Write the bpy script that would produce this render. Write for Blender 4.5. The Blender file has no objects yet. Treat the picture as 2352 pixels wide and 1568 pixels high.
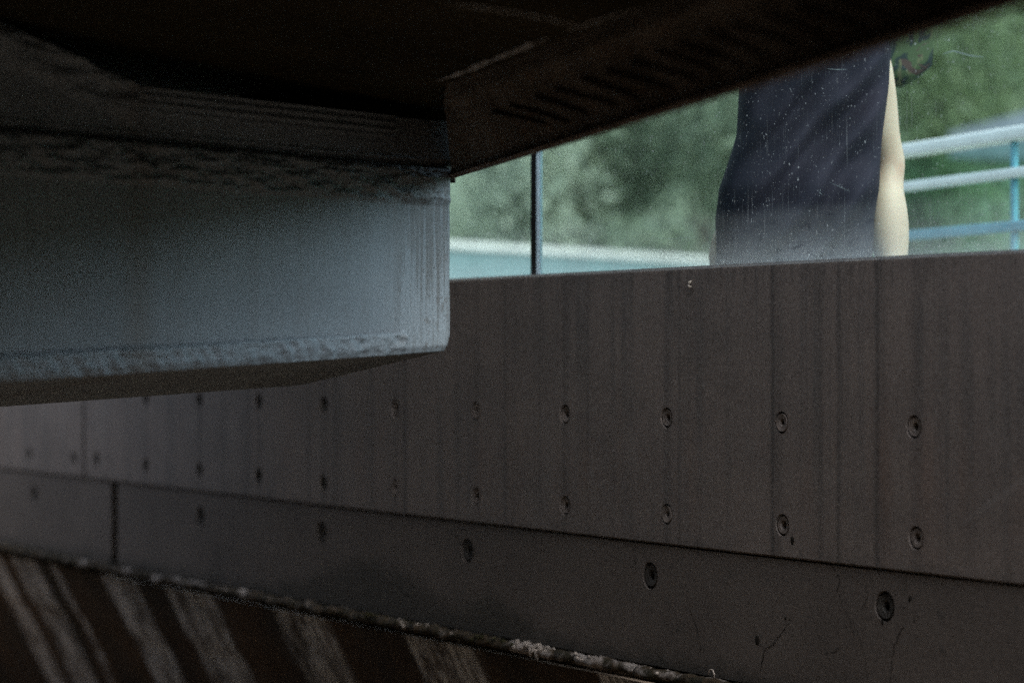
import bpy, bmesh, math, random
from mathutils import Vector, Matrix, noise
random.seed(7)
R = math.radians
sc = bpy.context.scene

# ------------------------------------------------------------------ camera, sky, sun, exposure
F = 5900.0            # focal length in pixels of a 2352 px wide picture
HOR = 812.0           # horizon row
CAMZ = 1.5
cam_d = bpy.data.cameras.new('camera')
cam = bpy.data.objects.new('camera', cam_d)
sc.collection.objects.link(cam)
cam.location = (0, 0, CAMZ)
cam.rotation_euler = (R(90) + math.atan((HOR - 784) / F), 0, 0)
cam_d.sensor_width = 36
cam_d.lens = 36 * F / 2352
cam_d.clip_start = 0.05
cam_d.clip_end = 2000
cam_d.dof.use_dof = True
cam_d.dof.focus_distance = 5.75
cam_d.dof.aperture_fstop = 1.8
sc.camera = cam

SUN_ELEV, SUN_AZ = 52.0, 135.0       # azimuth clockwise from +Y
w = bpy.data.worlds.new('World')
sc.world = w
w.use_nodes = True
nt = w.node_tree
bg = nt.nodes['Background']
sky = nt.nodes.new('ShaderNodeTexSky')
sky.sky_type = 'NISHITA'
sky.sun_disc = False
sky.sun_elevation = R(SUN_ELEV)
sky.sun_rotation = R(SUN_AZ)
sky.dust_density = 2.0
hsv = nt.nodes.new('ShaderNodeHueSaturation')      # thin overcast: the same sky, paler
hsv.inputs['Saturation'].default_value = 0.55
nt.links.new(sky.outputs[0], hsv.inputs['Color'])
nt.links.new(hsv.outputs[0], bg.inputs[0])
bg.inputs[1].default_value = 0.15
sun_d = bpy.data.lights.new('sun', 'SUN')
sun_d.energy = 0.5
sun_d.angle = R(30)
sun_d.color = (1.0, 0.95, 0.87)
sun = bpy.data.objects.new('sun', sun_d)
sc.collection.objects.link(sun)
sun.location = (30, -16, 40)
sun.rotation_euler = (R(90 - SUN_ELEV), 0, R(180 - SUN_AZ))

sc.view_settings.view_transform = 'Standard'
sc.view_settings.look = 'None'
sc.view_settings.exposure = 1.9
sc.view_settings.gamma = 1.0
sc.cycles.use_denoising = False
sc.cycles.max_bounces = 10
sc.cycles.diffuse_bounces = 6
sc.cycles.transparent_max_bounces = 12
sc.cycles.sample_clamp_indirect = 6.0

# ------------------------------------------------------------------ helpers
def P(x, y, Y):
    return Vector(((x - 1176) / F * Y, Y, CAMZ + (HOR - y) / F * Y))

def link(o, parent=None):
    sc.collection.objects.link(o)
    if parent: o.parent = parent
    return o

def tag(o, label=None, cat=None, group=None, kind=None):
    if label: o['label'] = label
    if cat: o['category'] = cat
    if group: o['group'] = group
    if kind: o['kind'] = kind
    return o

def empty(name, loc=(0, 0, 0), rz=0.0):
    o = bpy.data.objects.new(name, None)
    o.empty_display_size = 0.2
    o.location = loc
    o.rotation_euler = (0, 0, rz)
    return link(o)

def obj(name, bm, mat, parent=None, smooth=False):
    me = bpy.data.meshes.new(name)
    bm.normal_update()
    bm.to_mesh(me)
    bm.free()
    if smooth:
        for p in me.polygons: p.use_smooth = True
    o = bpy.data.objects.new(name, me)
    if mat: me.materials.append(mat)
    return link(o, parent)

def box(bm, x0, x1, y0, y1, z0, z1):
    v = [bm.verts.new((x, y, z)) for x in (x0, x1) for y in (y0, y1) for z in (z0, z1)]
    for f in ((0, 1, 3, 2), (4, 6, 7, 5), (0, 4, 5, 1), (2, 3, 7, 6), (0, 2, 6, 4), (1, 5, 7, 3)):
        bm.faces.new([v[i] for i in f])

def bevel(bm, d, seg=2):
    bmesh.ops.bevel(bm, geom=list(bm.edges), offset=d, segments=seg, profile=0.6, affect='EDGES')

def tube(bm, pts, rad, n=10, caps=True):
    pts = [Vector(p) for p in pts]
    if not hasattr(rad, '__len__'): rad = [rad] * len(pts)
    rings = []
    for i, p in enumerate(pts):
        d = (pts[min(i + 1, len(pts) - 1)] - pts[max(i - 1, 0)]).normalized()
        a = d.cross(Vector((0, 0, 1)))
        if a.length < 1e-3: a = d.cross(Vector((1, 0, 0)))
        a.normalize(); b = d.cross(a).normalized()
        rings.append([bm.verts.new(p + (a * math.cos(t) + b * math.sin(t)) * rad[i])
                      for t in [2 * math.pi * k / n for k in range(n)]])
    for q, r in zip(rings, rings[1:]):
        for k in range(n):
            bm.faces.new((q[k], q[(k + 1) % n], r[(k + 1) % n], r[k]))
    if caps:
        bm.faces.new(rings[0][::-1]); bm.faces.new(rings[-1])

def prism(bm, poly, offset):
    """poly: list of 3-D points, extruded by the vector offset into a closed solid"""
    offset = Vector(offset)
    a = [bm.verts.new(p) for p in poly]
    b = [bm.verts.new(Vector(p) + offset) for p in poly]
    n = len(poly)
    bm.faces.new(a); bm.faces.new(b[::-1])
    for i in range(n):
        bm.faces.new((a[i], b[i], b[(i + 1) % n], a[(i + 1) % n]))
    bmesh.ops.recalc_face_normals(bm, faces=bm.faces)

# ------------------------------------------------------------------ node helper
class Mat:
    def __init__(s, name, rough=0.85, spec=0.3):
        s.m = bpy.data.materials.new(name)
        s.m.use_nodes = True
        s.nt = s.m.node_tree
        s.b = s.nt.nodes['Principled BSDF']
        s.b.inputs['Roughness'].default_value = rough
        s.b.inputs['Specular IOR Level'].default_value = spec
        tc = s.nt.nodes.new('ShaderNodeTexCoord')
        s.co = tc.outputs['Object']
        sp = s.nt.nodes.new('ShaderNodeSeparateXYZ')
        s.nt.links.new(s.co, sp.inputs[0])
        s.x, s.y, s.z = sp.outputs
    def put(s, sock, v):
        if isinstance(v, bpy.types.NodeSocket): s.nt.links.new(v, sock)
        elif isinstance(v, (tuple, list)) and len(v) == 3 and sock.type == 'RGBA': sock.default_value = (*v, 1)
        else: sock.default_value = v
    def math(s, op, a, b=None, c=None, clamp=False):
        n = s.nt.nodes.new('ShaderNodeMath'); n.operation = op; n.use_clamp = clamp
        s.put(n.inputs[0], a)
        if b is not None: s.put(n.inputs[1], b)
        if c is not None: s.put(n.inputs[2], c)
        return n.outputs[0]
    def mul(s, a, b): return s.math('MULTIPLY', a, b)
    def add(s, a, b): return s.math('ADD', a, b)
    def inv(s, a): return s.math('SUBTRACT', 1.0, a)
    def scaled(s, v, sx, sy, sz):
        n = s.nt.nodes.new('ShaderNodeMapping')
        s.put(n.inputs['Vector'], v)
        n.inputs['Scale'].default_value = (sx, sy, sz)
        return n.outputs[0]
    def noise(s, scale=(1, 1, 1), detail=4, rough=0.55, dist=0.0, off=0.0):
        n = s.nt.nodes.new('ShaderNodeTexNoise')
        m = s.nt.nodes.new('ShaderNodeMapping')
        s.put(m.inputs['Vector'], s.co)
        m.inputs['Scale'].default_value = scale
        m.inputs['Location'].default_value = (off, off * 1.7, off * 0.6)
        s.put(n.inputs['Vector'], m.outputs[0])
        n.inputs['Scale'].default_value = 1.0
        n.inputs['Detail'].default_value = detail
        n.inputs['Roughness'].default_value = rough
        n.inputs['Distortion'].default_value = dist
        return n.outputs[0]
    def ramp(s, v, a, b, c=0.0, d=1.0, smooth=True):
        n = s.nt.nodes.new('ShaderNodeMapRange')
        n.interpolation_type = 'SMOOTHSTEP' if smooth else 'LINEAR'
        n.clamp = True
        s.put(n.inputs[0], v)
        n.inputs[1].default_value = a; n.inputs[2].default_value = b
        n.inputs[3].default_value = c; n.inputs[4].default_value = d
        return n.outputs[0]
    def band(s, v, c, wd):
        t = s.math('DIVIDE', s.math('SUBTRACT', v, c), wd)
        return s.math('EXPONENT', s.math('MULTIPLY', s.mul(t, t), -1.0))
    def mix(s, f, a, b, mode='MIX'):
        n = s.nt.nodes.new('ShaderNodeMix'); n.data_type = 'RGBA'; n.blend_type = mode
        s.put(n.inputs[0], f); s.put(n.inputs[6], a); s.put(n.inputs[7], b)
        return n.outputs[2]
    def bump(s, h, strength=0.3, dist=0.01, prev=None):
        n = s.nt.nodes.new('ShaderNodeBump')
        n.inputs['Strength'].default_value = strength
        n.inputs['Distance'].default_value = dist
        s.put(n.inputs['Height'], h)
        if prev is not None: s.put(n.inputs['Normal'], prev)
        return n.outputs[0]
    def color(s, c): s.put(s.b.inputs['Base Color'], c)
    def normal(s, n): s.put(s.b.inputs['Normal'], n)
    def rough(s, r): s.put(s.b.inputs['Roughness'], r)

def plain(name, col, rough=0.7, spec=0.3, var=0.15, scale=12, metal=0.0, bump=0.1):
    m = Mat(name, rough, spec)
    n = m.noise((scale,) * 3, 5)
    lo = tuple(c * (1 - var) for c in col); hi = tuple(min(1, c * (1 + var)) for c in col)
    m.color(m.mix(m.ramp(n, 0.3, 0.7), lo, hi))
    m.b.inputs['Metallic'].default_value = metal
    if bump: m.normal(m.bump(m.noise((scale * 8,) * 3, 3), bump, 0.004))
    return m.m

# ------------------------------------------------------------------ the wall frame
TH = math.atan((1176 + 2300) / F)
CT, ST = math.cos(TH), math.sin(TH)
D = 3.36
def wall_pt(x, y):
    """(s, z) of the wall plane seen at picture position x, y"""
    Y = F * D / (CT * (x + 2300))
    X = (x - 1176) / F * Y
    return X, Y, CAMZ + (HOR - y) / F * Y
OX, OY, _ = wall_pt(1531, 0)
RZ = -(math.pi / 2 - TH)
def sz(x, y):
    X, Y, z = wall_pt(x, y)
    return (X - OX) * ST - (Y - OY) * CT, z
def S(x): return sz(x, 0)[0]

Z_TOP = CAMZ + 0.195
Z_JOINT = CAMZ - 0.446
Z_LEDGE = CAMZ - 0.735

# ------------------------------------------------------------------ materials
def parapet_material():
    m = Mat('parapet_concrete', 0.8, 0.35)
    big = m.noise((1.6, 1.6, 2.4), 5, 0.6)
    fine = m.noise((60, 60, 60), 4, 0.6)
    vert = m.noise((26, 26, 0.55), 4, 0.6, off=3.1)
    vert2 = m.noise((95, 95, 0.9), 3, 0.6, off=9.4)
    c = m.mix(m.ramp(big, 0.3, 0.7), (0.165, 0.130, 0.107), (0.25, 0.195, 0.157))
    patchy = m.ramp(m.noise((1.4, 1.4, 2.2), 4, .6, off=19), .36, .62, .25, 1)
    c = m.mix(m.mul(m.mul(m.ramp(vert, 0.46, 0.64), patchy), 0.85), c, (0.095, 0.085, 0.075))
    c = m.mix(m.mul(m.mul(m.ramp(vert2, 0.52, 0.70), patchy), 0.5), c, (0.085, 0.072, 0.062))
    # rusty and pale patches half way down
    mid = m.band(m.z, CAMZ - 0.27, 0.16)
    rust = m.mul(m.mul(m.ramp(m.noise((14, 14, 1.1), 4, 0.6, off=5.0), 0.50, 0.70), mid), 0.45)
    c = m.mix(rust, c, (0.23, 0.14, 0.09))
    pale = m.mul(m.mul(m.ramp(m.noise((5, 5, 2.5), 5, 0.65, off=12.0), 0.52, 0.72), mid), 0.5)
    c = m.mix(pale, c, (0.30, 0.26, 0.22))
    # drips from the top edge
    top = m.ramp(m.z, Z_TOP - 0.13, Z_TOP, 0.0, 1.0)
    drip = m.mul(m.ramp(m.add(m.noise((42, 42, 1.6), 3, 0.6, off=1.3), m.mul(top, 0.14)), 0.66, 0.74), top)
    c = m.mix(m.mul(drip, 0.5), c, (0.03, 0.026, 0.02))
    wx = m.add(m.x, m.mul(m.math('SUBTRACT', m.noise((2, 2, 5), 2), 0.5), 0.010))
    brk = m.ramp(m.noise((9, 9, 6), 2, off=4), 0.3, 0.62, 0.62, 1.0)
    acc = 0.0
    # formwork seams and the strongest runs
    for px, wd, st in ((193, .008, .8), (930, .008, .55), (1098, .004, .3), (1240, .005, .3), (1295, .004, .42), (1298, .010, .25),
                       (1160, .006, .35), (1775, .0055, .62), (1783, .014, .28), (2015, .006, .66), (2021, .014, .30),
                       (1926, .005, .42), (1885, .006, .3), (1560, .005, .26), (512, .010, .4), (570, .012, .35),
                       (770, .008, .35), (744, .013, .3), (908, .011, .25), (1093, .012, .2), (1531, .010, .2), (2104, .012, .25), (594, .014, .3), (335, .014, .3), (855, .006, .25), (710, .008, .3), (1350, .005, .2), (458, .012, .4)):
        acc = m.math('MAXIMUM', acc, m.mul(m.band(wx, S(px), wd * 1.45), min(1, st * 1.15)))
    c = m.mix(m.math('MINIMUM', m.mul(m.mul(acc, brk), 1.7), 0.95), c, (0.030, 0.025, 0.020))
    c = m.mix(m.mul(m.band(m.x, S(2130), .045), m.mul(mid, 0.35)), c, (0.26, 0.165, 0.12))
    c = m.mix(m.mul(m.band(m.x, S(2030), .022), m.mul(mid, 0.5)), c, (0.17, 0.095, 0.06))
    # a pale diagonal scuff at the right
    s0, z0_ = sz(2200, 1205); s1, z1_ = sz(2360, 1095)
    kk = (z1_ - z0_) / (s1 - s0)
    t = m.math('SUBTRACT', m.math('SUBTRACT', m.z, z0_), m.mul(m.math('SUBTRACT', m.x, s0), kk))
    t = m.add(t, m.mul(m.math('SUBTRACT', m.noise((18, 18, 18), 4), .5), .02))
    sc_ = m.mul(m.band(t, 0, .008), m.mul(m.ramp(m.x, s0 - .03, s0 + .05), m.ramp(m.x, s1 + .25, s1)))
    c = m.mix(m.mul(sc_, .35), c, (0.36, 0.33, 0.30))
    # dirt along the joint
    j = m.mul(m.ramp(m.z, Z_JOINT + 0.035, Z_JOINT, 0, 1), m.ramp(m.noise((20, 20, 20), 4), 0.35, 0.7))
    c = m.mix(m.mul(j, 0.6), c, (0.05, 0.042, 0.034))
    grain = m.noise((240, 240, 240), 2, 0.6, off=2)
    grime = m.ramp(m.noise((3.2, 3.2, 4.5), 6, 0.7, off=15), 0.42, 0.66)
    c = m.mix(m.mul(grime, 0.38), c, (0.065, 0.052, 0.042))
    c = m.mix(0.30, c, m.mix(m.ramp(grain, .25, .75), (0.0, 0.0, 0.0), (0.40, 0.36, 0.32)))
    c = m.mix(0.20, c, m.mix(fine, (0.02, 0.018, 0.016), (0.36, 0.325, 0.295)))
    m.color(c)
    m.normal(m.bump(m.add(fine, m.mul(vert2, 0.6)), 0.16, 0.002))
    return m.m

def base_material():
    m = Mat('base_concrete', 0.88, 0.25)
    big = m.noise((2.2, 2.2, 3.0), 5, 0.62, off=4.0)
    fine = m.noise((70, 70, 70), 4, 0.6)
    c = m.mix(m.ramp(big, 0.3, 0.7), (0.110, 0.088, 0.070), (0.165, 0.133, 0.107))
    spots = m.ramp(m.noise((17, 17, 17), 4, 0.75, off=8.0), 0.60, 0.70)
    c = m.mix(m.mul(spots, 0.75), c, (0.050, 0.047, 0.037))
    # damp moss that climbs unevenly from the ledge
    rise = m.mul(m.math('MAXIMUM', m.mul(m.band(m.x, S(850), 0.42), 1.0), m.mul(m.band(m.x, S(1130), 0.20), 0.62)), 0.125)
    rise = m.math('SUBTRACT', rise, 0.045)
    edge = m.math('SUBTRACT', m.math('SUBTRACT', m.z, Z_LEDGE), m.add(rise, m.mul(m.noise((9, 9, 14), 6, 0.78), 0.13)))
    moss = m.ramp(edge, 0.035, -0.035, 0, 0.92)
    c = m.mix(moss, c, (0.022, 0.021, 0.010))
    under = m.ramp(m.z, Z_JOINT - 0.025, Z_JOINT, 0, 0.35)  # shade just below the joint, put into the colour
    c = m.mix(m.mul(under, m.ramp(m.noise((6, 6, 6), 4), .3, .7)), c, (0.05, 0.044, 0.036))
    c = m.mix(m.mul(m.mul(m.band(m.x, S(497), 0.05), m.ramp(m.z, Z_LEDGE + .16, Z_LEDGE + .10, 0, 1)), .55), c, (0.04, 0.034, 0.026))
    grain = m.noise((240, 240, 240), 2, 0.6, off=2)
    c = m.mix(0.30, c, m.mix(m.ramp(grain, .25, .75), (0.0, 0.0, 0.0), (0.27, 0.235, 0.20)))
    c = m.mix(0.20, c, m.mix(fine, (0.02, 0.02, 0.02), (0.25, 0.23, 0.21)))
    m.color(c)
    m.normal(m.bump(m.add(fine, m.mul(big, 0.5)), 0.22, 0.003))
    return m.m

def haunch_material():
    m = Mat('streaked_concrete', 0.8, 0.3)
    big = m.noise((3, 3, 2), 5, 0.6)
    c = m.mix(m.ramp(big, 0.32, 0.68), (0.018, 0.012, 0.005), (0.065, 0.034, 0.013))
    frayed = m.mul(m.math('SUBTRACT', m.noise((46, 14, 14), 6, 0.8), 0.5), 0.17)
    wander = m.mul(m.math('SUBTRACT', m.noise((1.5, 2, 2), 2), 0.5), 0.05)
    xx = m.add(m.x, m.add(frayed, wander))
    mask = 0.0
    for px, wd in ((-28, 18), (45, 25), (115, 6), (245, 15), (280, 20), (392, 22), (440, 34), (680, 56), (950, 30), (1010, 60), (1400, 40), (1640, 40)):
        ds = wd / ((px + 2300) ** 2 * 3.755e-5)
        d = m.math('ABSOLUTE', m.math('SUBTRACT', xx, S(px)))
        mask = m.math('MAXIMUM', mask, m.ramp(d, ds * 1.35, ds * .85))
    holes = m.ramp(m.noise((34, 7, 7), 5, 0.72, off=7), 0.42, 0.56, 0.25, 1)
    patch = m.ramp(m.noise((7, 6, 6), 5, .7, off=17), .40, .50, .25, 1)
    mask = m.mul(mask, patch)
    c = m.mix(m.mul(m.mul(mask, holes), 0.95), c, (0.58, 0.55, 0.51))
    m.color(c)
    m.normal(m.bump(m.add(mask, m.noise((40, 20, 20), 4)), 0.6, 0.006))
    return m.m

def pier_material():
    m = Mat('pier_concrete', 0.62, 0.4)
    # object coords: x along the face (0 at the free end, negative to the left), z up
    big = m.noise((2.5, 2.5, 3.5), 5, 0.6)
    fine = m.noise((130, 130, 130), 4, 0.6)
    horiz = m.noise((10, 10, 70), 4, 0.6, off=6)
    c = m.mix(m.ramp(big, 0.3, 0.7), (0.115, 0.147, 0.170), (0.185, 0.225, 0.250))
    c = m.mix(m.mul(m.ramp(horiz, 0.55, 0.75), 0.3), c, (0.20, 0.215, 0.23))
    # wet stripe near the middle, rain streaks near the free end
    wob = m.mul(m.math('SUBTRACT', m.noise((3, 3, 9), 4), 0.5), 0.03)
    wet = m.band(m.add(m.x, wob), -0.955, 0.038)
    c = m.mix(m.mul(wet, 0.75), c, (0.075, 0.062, 0.048))
    endm = m.ramp(m.x, -0.28, -0.10, 0, 1)
    zt = m.ramp(m.z, CAMZ + 0.0, CAMZ + 0.34, 0.0, 0.17)
    streak = m.ramp(m.add(m.noise((85, 30, 3.0), 5, 0.65, off=1.0), zt), 0.50, 0.66)
    c = m.mix(m.mul(m.mul(streak, endm), 0.9), c, (0.028, 0.026, 0.020))
    blot = m.ramp(m.noise((42, 30, 22), 4, 0.7, off=4.4), 0.57, 0.63)
    c = m.mix(m.mul(m.mul(blot, endm), 0.85), c, (0.035, 0.03, 0.022))
    # darker and browner above the groove, patchy grime along the rough band
    up = m.ramp(m.z, CAMZ + 0.33, CAMZ + 0.42, 0, 1)
    c = m.mix(m.mul(up, 0.12), c, (0.085, 0.075, 0.068))
    rb = m.mul(m.mul(m.band(m.z, CAMZ + 0.372, 0.035), m.ramp(m.noise((9, 9, 42), 5, 0.65), 0.45, 0.65)), 0.5)
    c = m.mix(rb, c, (0.060, 0.052, 0.040))
    gr = m.band(m.add(m.z, m.mul(m.math('SUBTRACT', m.noise((5, 5, 5), 4), .5), .016)), CAMZ + 0.407, 0.0055)
    c = m.mix(m.mul(gr, 0.92), c, (0.012, 0.010, 0.006))
    hh = m.math('SUBTRACT', m.math('SUBTRACT', m.z, CAMZ + 0.006), m.mul(m.x, 0.0441))
    hh = m.add(hh, m.mul(m.math('SUBTRACT', m.noise((30, 30, 30), 3), .5), .006))
    c = m.mix(m.mul(m.mul(m.band(hh, 0.051, 0.0035), m.ramp(m.x, -0.14, -0.22)), 0.7), c, (0.03, 0.032, 0.045))
    tst = m.mul(m.mul(m.ramp(m.x, -.30, -.17), m.ramp(m.z, CAMZ + .335, CAMZ + .42)), m.ramp(m.noise((22, 22, 9), 5, .7, off=13), .28, .55, .35, .9))
    c = m.mix(tst, c, (0.035, 0.030, 0.022))
    spots = m.ramp(m.noise((55, 55, 55), 2, 0.5, off=3.0), 0.735, 0.77)
    c = m.mix(m.mul(spots, 0.8), c, (0.05, 0.045, 0.035))
    alg = m.mul(m.ramp(m.x, -1.15, -1.35, 0, 1), m.ramp(m.z, CAMZ + 0.02, CAMZ - 0.05, 0, 0.6))
    c = m.mix(alg, c, (0.05, 0.045, 0.03))
    run = m.ramp(m.noise((48, 48, 1.3), 4, .6, off=25), .50, .70)
    c = m.mix(m.mul(run, .40), c, (0.085, 0.088, 0.085))
    pores = m.ramp(m.noise((95, 95, 95), 2, .5, off=31), .70, .75)
    c = m.mix(m.mul(pores, .65), c, (0.03, 0.03, 0.03))
    rusty = m.mul(m.ramp(m.noise((60, 60, 2.0), 4, .6, off=41), .58, .72), m.ramp(m.noise((3, 3, 3), 3, off=6), .4, .65))
    c = m.mix(m.mul(rusty, .5), c, (0.10, 0.07, 0.045))
    mott = m.noise((7, 7, 9), 6, 0.7, off=21)
    c = m.mix(m.mul(m.ramp(mott, .45, .7), .45), c, (0.10, 0.108, 0.115))
    gr2 = m.noise((260, 260, 260), 2, .6, off=7)
    c = m.mix(0.28, c, m.mix(m.ramp(gr2, .25, .75), (0.02, 0.02, 0.02), (0.36, 0.42, 0.46)))
    c = m.mix(0.16, c, m.mix(fine, (0.06, 0.06, 0.06), (0.5, 0.5, 0.5)))
    m.color(c)
    m.normal(m.bump(fine, 0.10, 0.002, m.bump(m.noise((16, 16, 60), 4, off=2), 0.12, 0.004)))
    return m.m

def girder_material():
    m = Mat('weathered_girder_paint', 0.85, 0.1)
    a = m.noise((4, 4, 4), 5, 0.6)
    b = m.noise((22, 22, 22), 4, 0.6, off=3)
    c = m.mix(m.ramp(a, 0.35, 0.65), (0.075, 0.061, 0.046), (0.13, 0.107, 0.085))
    c = m.mix(m.mul(m.ramp(b, 0.55, 0.7), 0.5), c, (0.12, 0.06, 0.025))
    m.color(c)
    m.normal(m.bump(b, 0.3, 0.004))
    return m.m

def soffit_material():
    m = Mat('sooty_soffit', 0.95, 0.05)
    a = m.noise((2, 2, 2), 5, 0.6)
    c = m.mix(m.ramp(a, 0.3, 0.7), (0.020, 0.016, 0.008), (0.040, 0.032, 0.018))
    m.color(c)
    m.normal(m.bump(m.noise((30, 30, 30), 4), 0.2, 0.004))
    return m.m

def glass_material():
    """thin clear pane with real dust: scratches, specks, a dirty foot with wiped patches"""
    m = Mat('dusty_glass')
    nt = m.nt
    out = nt.nodes['Material Output']
    nt.nodes.remove(m.b)
    tr = nt.nodes.new('ShaderNodeBsdfTransparent'); tr.inputs[0].default_value = (0.76, 0.93, 0.90, 1)
    gl = nt.nodes.new('ShaderNodeBsdfGlossy'); gl.inputs['Roughness'].default_value = 0.03
    fr = nt.nodes.new('ShaderNodeFresnel'); fr.inputs[0].default_value = 1.45
    m1 = nt.nodes.new('ShaderNodeMixShader')
    m.put(m1.inputs[0], m.mul(fr.outputs[0], 0.15)); nt.links.new(tr.outputs[0], m1.inputs[1]); nt.links.new(gl.outputs[0], m1.inputs[2])
    df = nt.nodes.new('ShaderNodeBsdfDiffuse'); df.inputs[0].default_value = (0.62, 0.68, 0.68, 1)
    tl = nt.nodes.new('ShaderNodeBsdfTranslucent'); tl.inputs[0].default_value = (0.62, 0.70, 0.69, 1)
    dm = nt.nodes.new('ShaderNodeMixShader'); dm.inputs[0].default_value = 0.6
    nt.links.new(df.outputs[0], dm.inputs[1]); nt.links.new(tl.outputs[0], dm.inputs[2])
    # amount of dust
    lines = m.mul(m.ramp(m.noise((330, 330, 5.5), 2, 0.5), 0.62, 0.80), m.ramp(m.noise((7, 7, 4), 4, off=2), 0.35, 0.65, 0.15, 1))
    specks = m.ramp(m.noise((210, 210, 150), 2, 0.5, off=5), 0.685, 0.74)
    specks2 = m.ramp(m.noise((60, 60, 75), 2, 0.4, off=9), 0.755, 0.79)
    film = m.mul(m.ramp(m.noise((5, 5, 6), 5, 0.6, off=11), 0.3, 0.7, 0.25, 1.0), 0.010)
    foot_z = m.add(m.z, m.mul(m.math('SUBTRACT', m.noise((6, 6, 3), 4, off=1), 0.5), 0.03))
    foot = m.ramp(foot_z, 0.135, 0.095, 0.0, 0.07)
    foot2 = m.ramp(m.z, 0.10, 0.0, 0.0, 0.16)
    smear = m.ramp(m.noise((16, 16, 34), 6, 0.75, dist=0.6, off=6.3), 0.52, 0.70)
    wipe = m.inv(m.mul(m.mul(smear, m.ramp(m.z, 0.16, 0.12)), 0.6))
    a = m.add(m.mul(m.add(foot, foot2), wipe), film)
    a = m.add(a, m.add(m.mul(lines, 0.36), m.add(m.mul(specks, 0.42), m.mul(specks2, 0.45))))
    m2 = nt.nodes.new('ShaderNodeMixShader')
    m.put(m2.inputs[0], m.math('MINIMUM', a, 0.85))
    nt.links.new(m1.outputs[0], m2.inputs[1]); nt.links.new(dm.outputs[0], m2.inputs[2])
    nt.links.new(m2.outputs[0], out.inputs[0])
    return m.m

def tinted_glass_material(name, tint, film):
    m = Mat(name)
    nt = m.nt
    out = nt.nodes['Material Output']
    nt.nodes.remove(m.b)
    tr = nt.nodes.new('ShaderNodeBsdfTransparent'); tr.inputs[0].default_value = (*tint, 1)
    df = nt.nodes.new('ShaderNodeBsdfTranslucent'); df.inputs[0].default_value = (0.45, 0.72, 0.75, 1)
    m2 = nt.nodes.new('ShaderNodeMixShader')
    m.put(m2.inputs[0], m.ramp(m.noise((4, 4, 4), 4), 0.3, 0.7, film * 0.7, film * 1.3))
    nt.links.new(tr.outputs[0], m2.inputs[1]); nt.links.new(df.outputs[0], m2.inputs[2])
    nt.links.new(m2.outputs[0], out.inputs[0])
    return m.m

M_PAR, M_BASE, M_HAU, M_PIER = parapet_material(), base_material(), haunch_material(), pier_material()
M_GIRD, M_SOF, M_GLASS = girder_material(), soffit_material(), glass_material()
M_HOLE = plain('mortar_plug', (0.175, 0.145, 0.122), 0.9, 0.2, 0.3, 60)
M_HOLE2 = plain('damp_mortar_plug', (0.055, 0.05, 0.042), 0.9, 0.2, 0.35, 60)
M_DARK = plain('black_rubber', (0.005, 0.006, 0.008), 0.6, 0.3)
M_CRACK = plain('crack_dirt', (0.02, 0.017, 0.013), 0.95, 0.1)
M_CRUST = plain('mineral_crust', (0.36, 0.31, 0.26), 0.9, 0.2, 0.45, 45, bump=0.6)
M_MOSS = plain('moss', (0.03, 0.028, 0.012), 0.95, 0.1, 0.5, 60, bump=0.5)
M_ALU = plain('dull_aluminium', (0.55, 0.56, 0.56), 0.45, 0.5, 0.1, 20, 0.6)
def milky(name, col):
    m = Mat(name, .4, .5)
    m.color(m.mix(m.noise((20, 20, 20), 3), tuple(c * .9 for c in col), col))
    tl = m.nt.nodes.new('ShaderNodeBsdfTranslucent'); tl.inputs[0].default_value = (*col, 1)
    mx = m.nt.nodes.new('ShaderNodeMixShader'); mx.inputs[0].default_value = .65
    m.nt.links.new(m.b.outputs[0], mx.inputs[1]); m.nt.links.new(tl.outputs[0], mx.inputs[2]); m.nt.links.new(mx.outputs[0], m.nt.nodes['Material Output'].inputs[0])
    return m.m
M_EDGE = milky('ground_glass_edge', (.36, .52, .56))
M_SIL = milky('milky_silicone', (.64, .72, .75))
M_WHITE = plain('white_rail_paint', (0.80, 0.80, 0.77), 0.5, 0.4, 0.06, 8)
M_BLUE = plain('blue_post_paint', (0.13, 0.34, 0.43), 0.5, 0.4, 0.12, 8)
M_WALK = plain('walkway_concrete', (0.30, 0.29, 0.27), 0.9, 0.2, 0.2, 4)
M_GROUND = plain('bare_earth', (0.145, 0.112, 0.082), 0.95, 0.1, 0.3, 2)

# ------------------------------------------------------------------ setting: ground, hillside, walkway
bm = bmesh.new()
bmesh.ops.create_grid(bm, x_segments=8, y_segments=8, size=600)
g = obj('ground', bm, M_GROUND); tag(g, kind='structure')

def hill_h(x, y):
    t = max(0.0, y - 17.0)
    return 0.55 + 0.42 * t + 1.1 * noise.noise(Vector((x * .09, y * .09, 0))) * min(1, t / 6) + 0.25 * noise.noise(Vector((x * .4, y * .4, 3)))
hm = Mat('hill_grass', 0.9, 0.15)
n1 = hm.noise((0.28, 0.28, 0.28), 5, 0.65); n2 = hm.noise((1.5, 1.5, 1.5), 5, 0.7, off=3)
hc = hm.mix(hm.ramp(n1, 0.35, 0.65), (0.080, 0.112, 0.070), (0.145, 0.175, 0.12))
hc = hm.mix(hm.mul(hm.ramp(n2, 0.5, 0.68), 0.55), hc, (0.030, 0.060, 0.024))
hm.color(hc); hm.normal(hm.bump(hm.noise((9, 9, 9), 5), 0.8, 0.1))
bm = bmesh.new()
xs = [-40 + i * 1.0 for i in range(101)]; ys = [11.5 + j * 0.9 for j in range(75)]
grid = [[bm.verts.new((x, y, hill_h(x, y))) for x in xs] for y in ys]
for j in range(len(ys) - 1):
    for i in range(len(xs) - 1):
        bm.faces.new((grid[j][i], grid[j][i + 1], grid[j + 1][i + 1], grid[j + 1][i]))
hill = obj('hillside', bm, hm.m, None, True); tag(hill, kind='structure')

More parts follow.
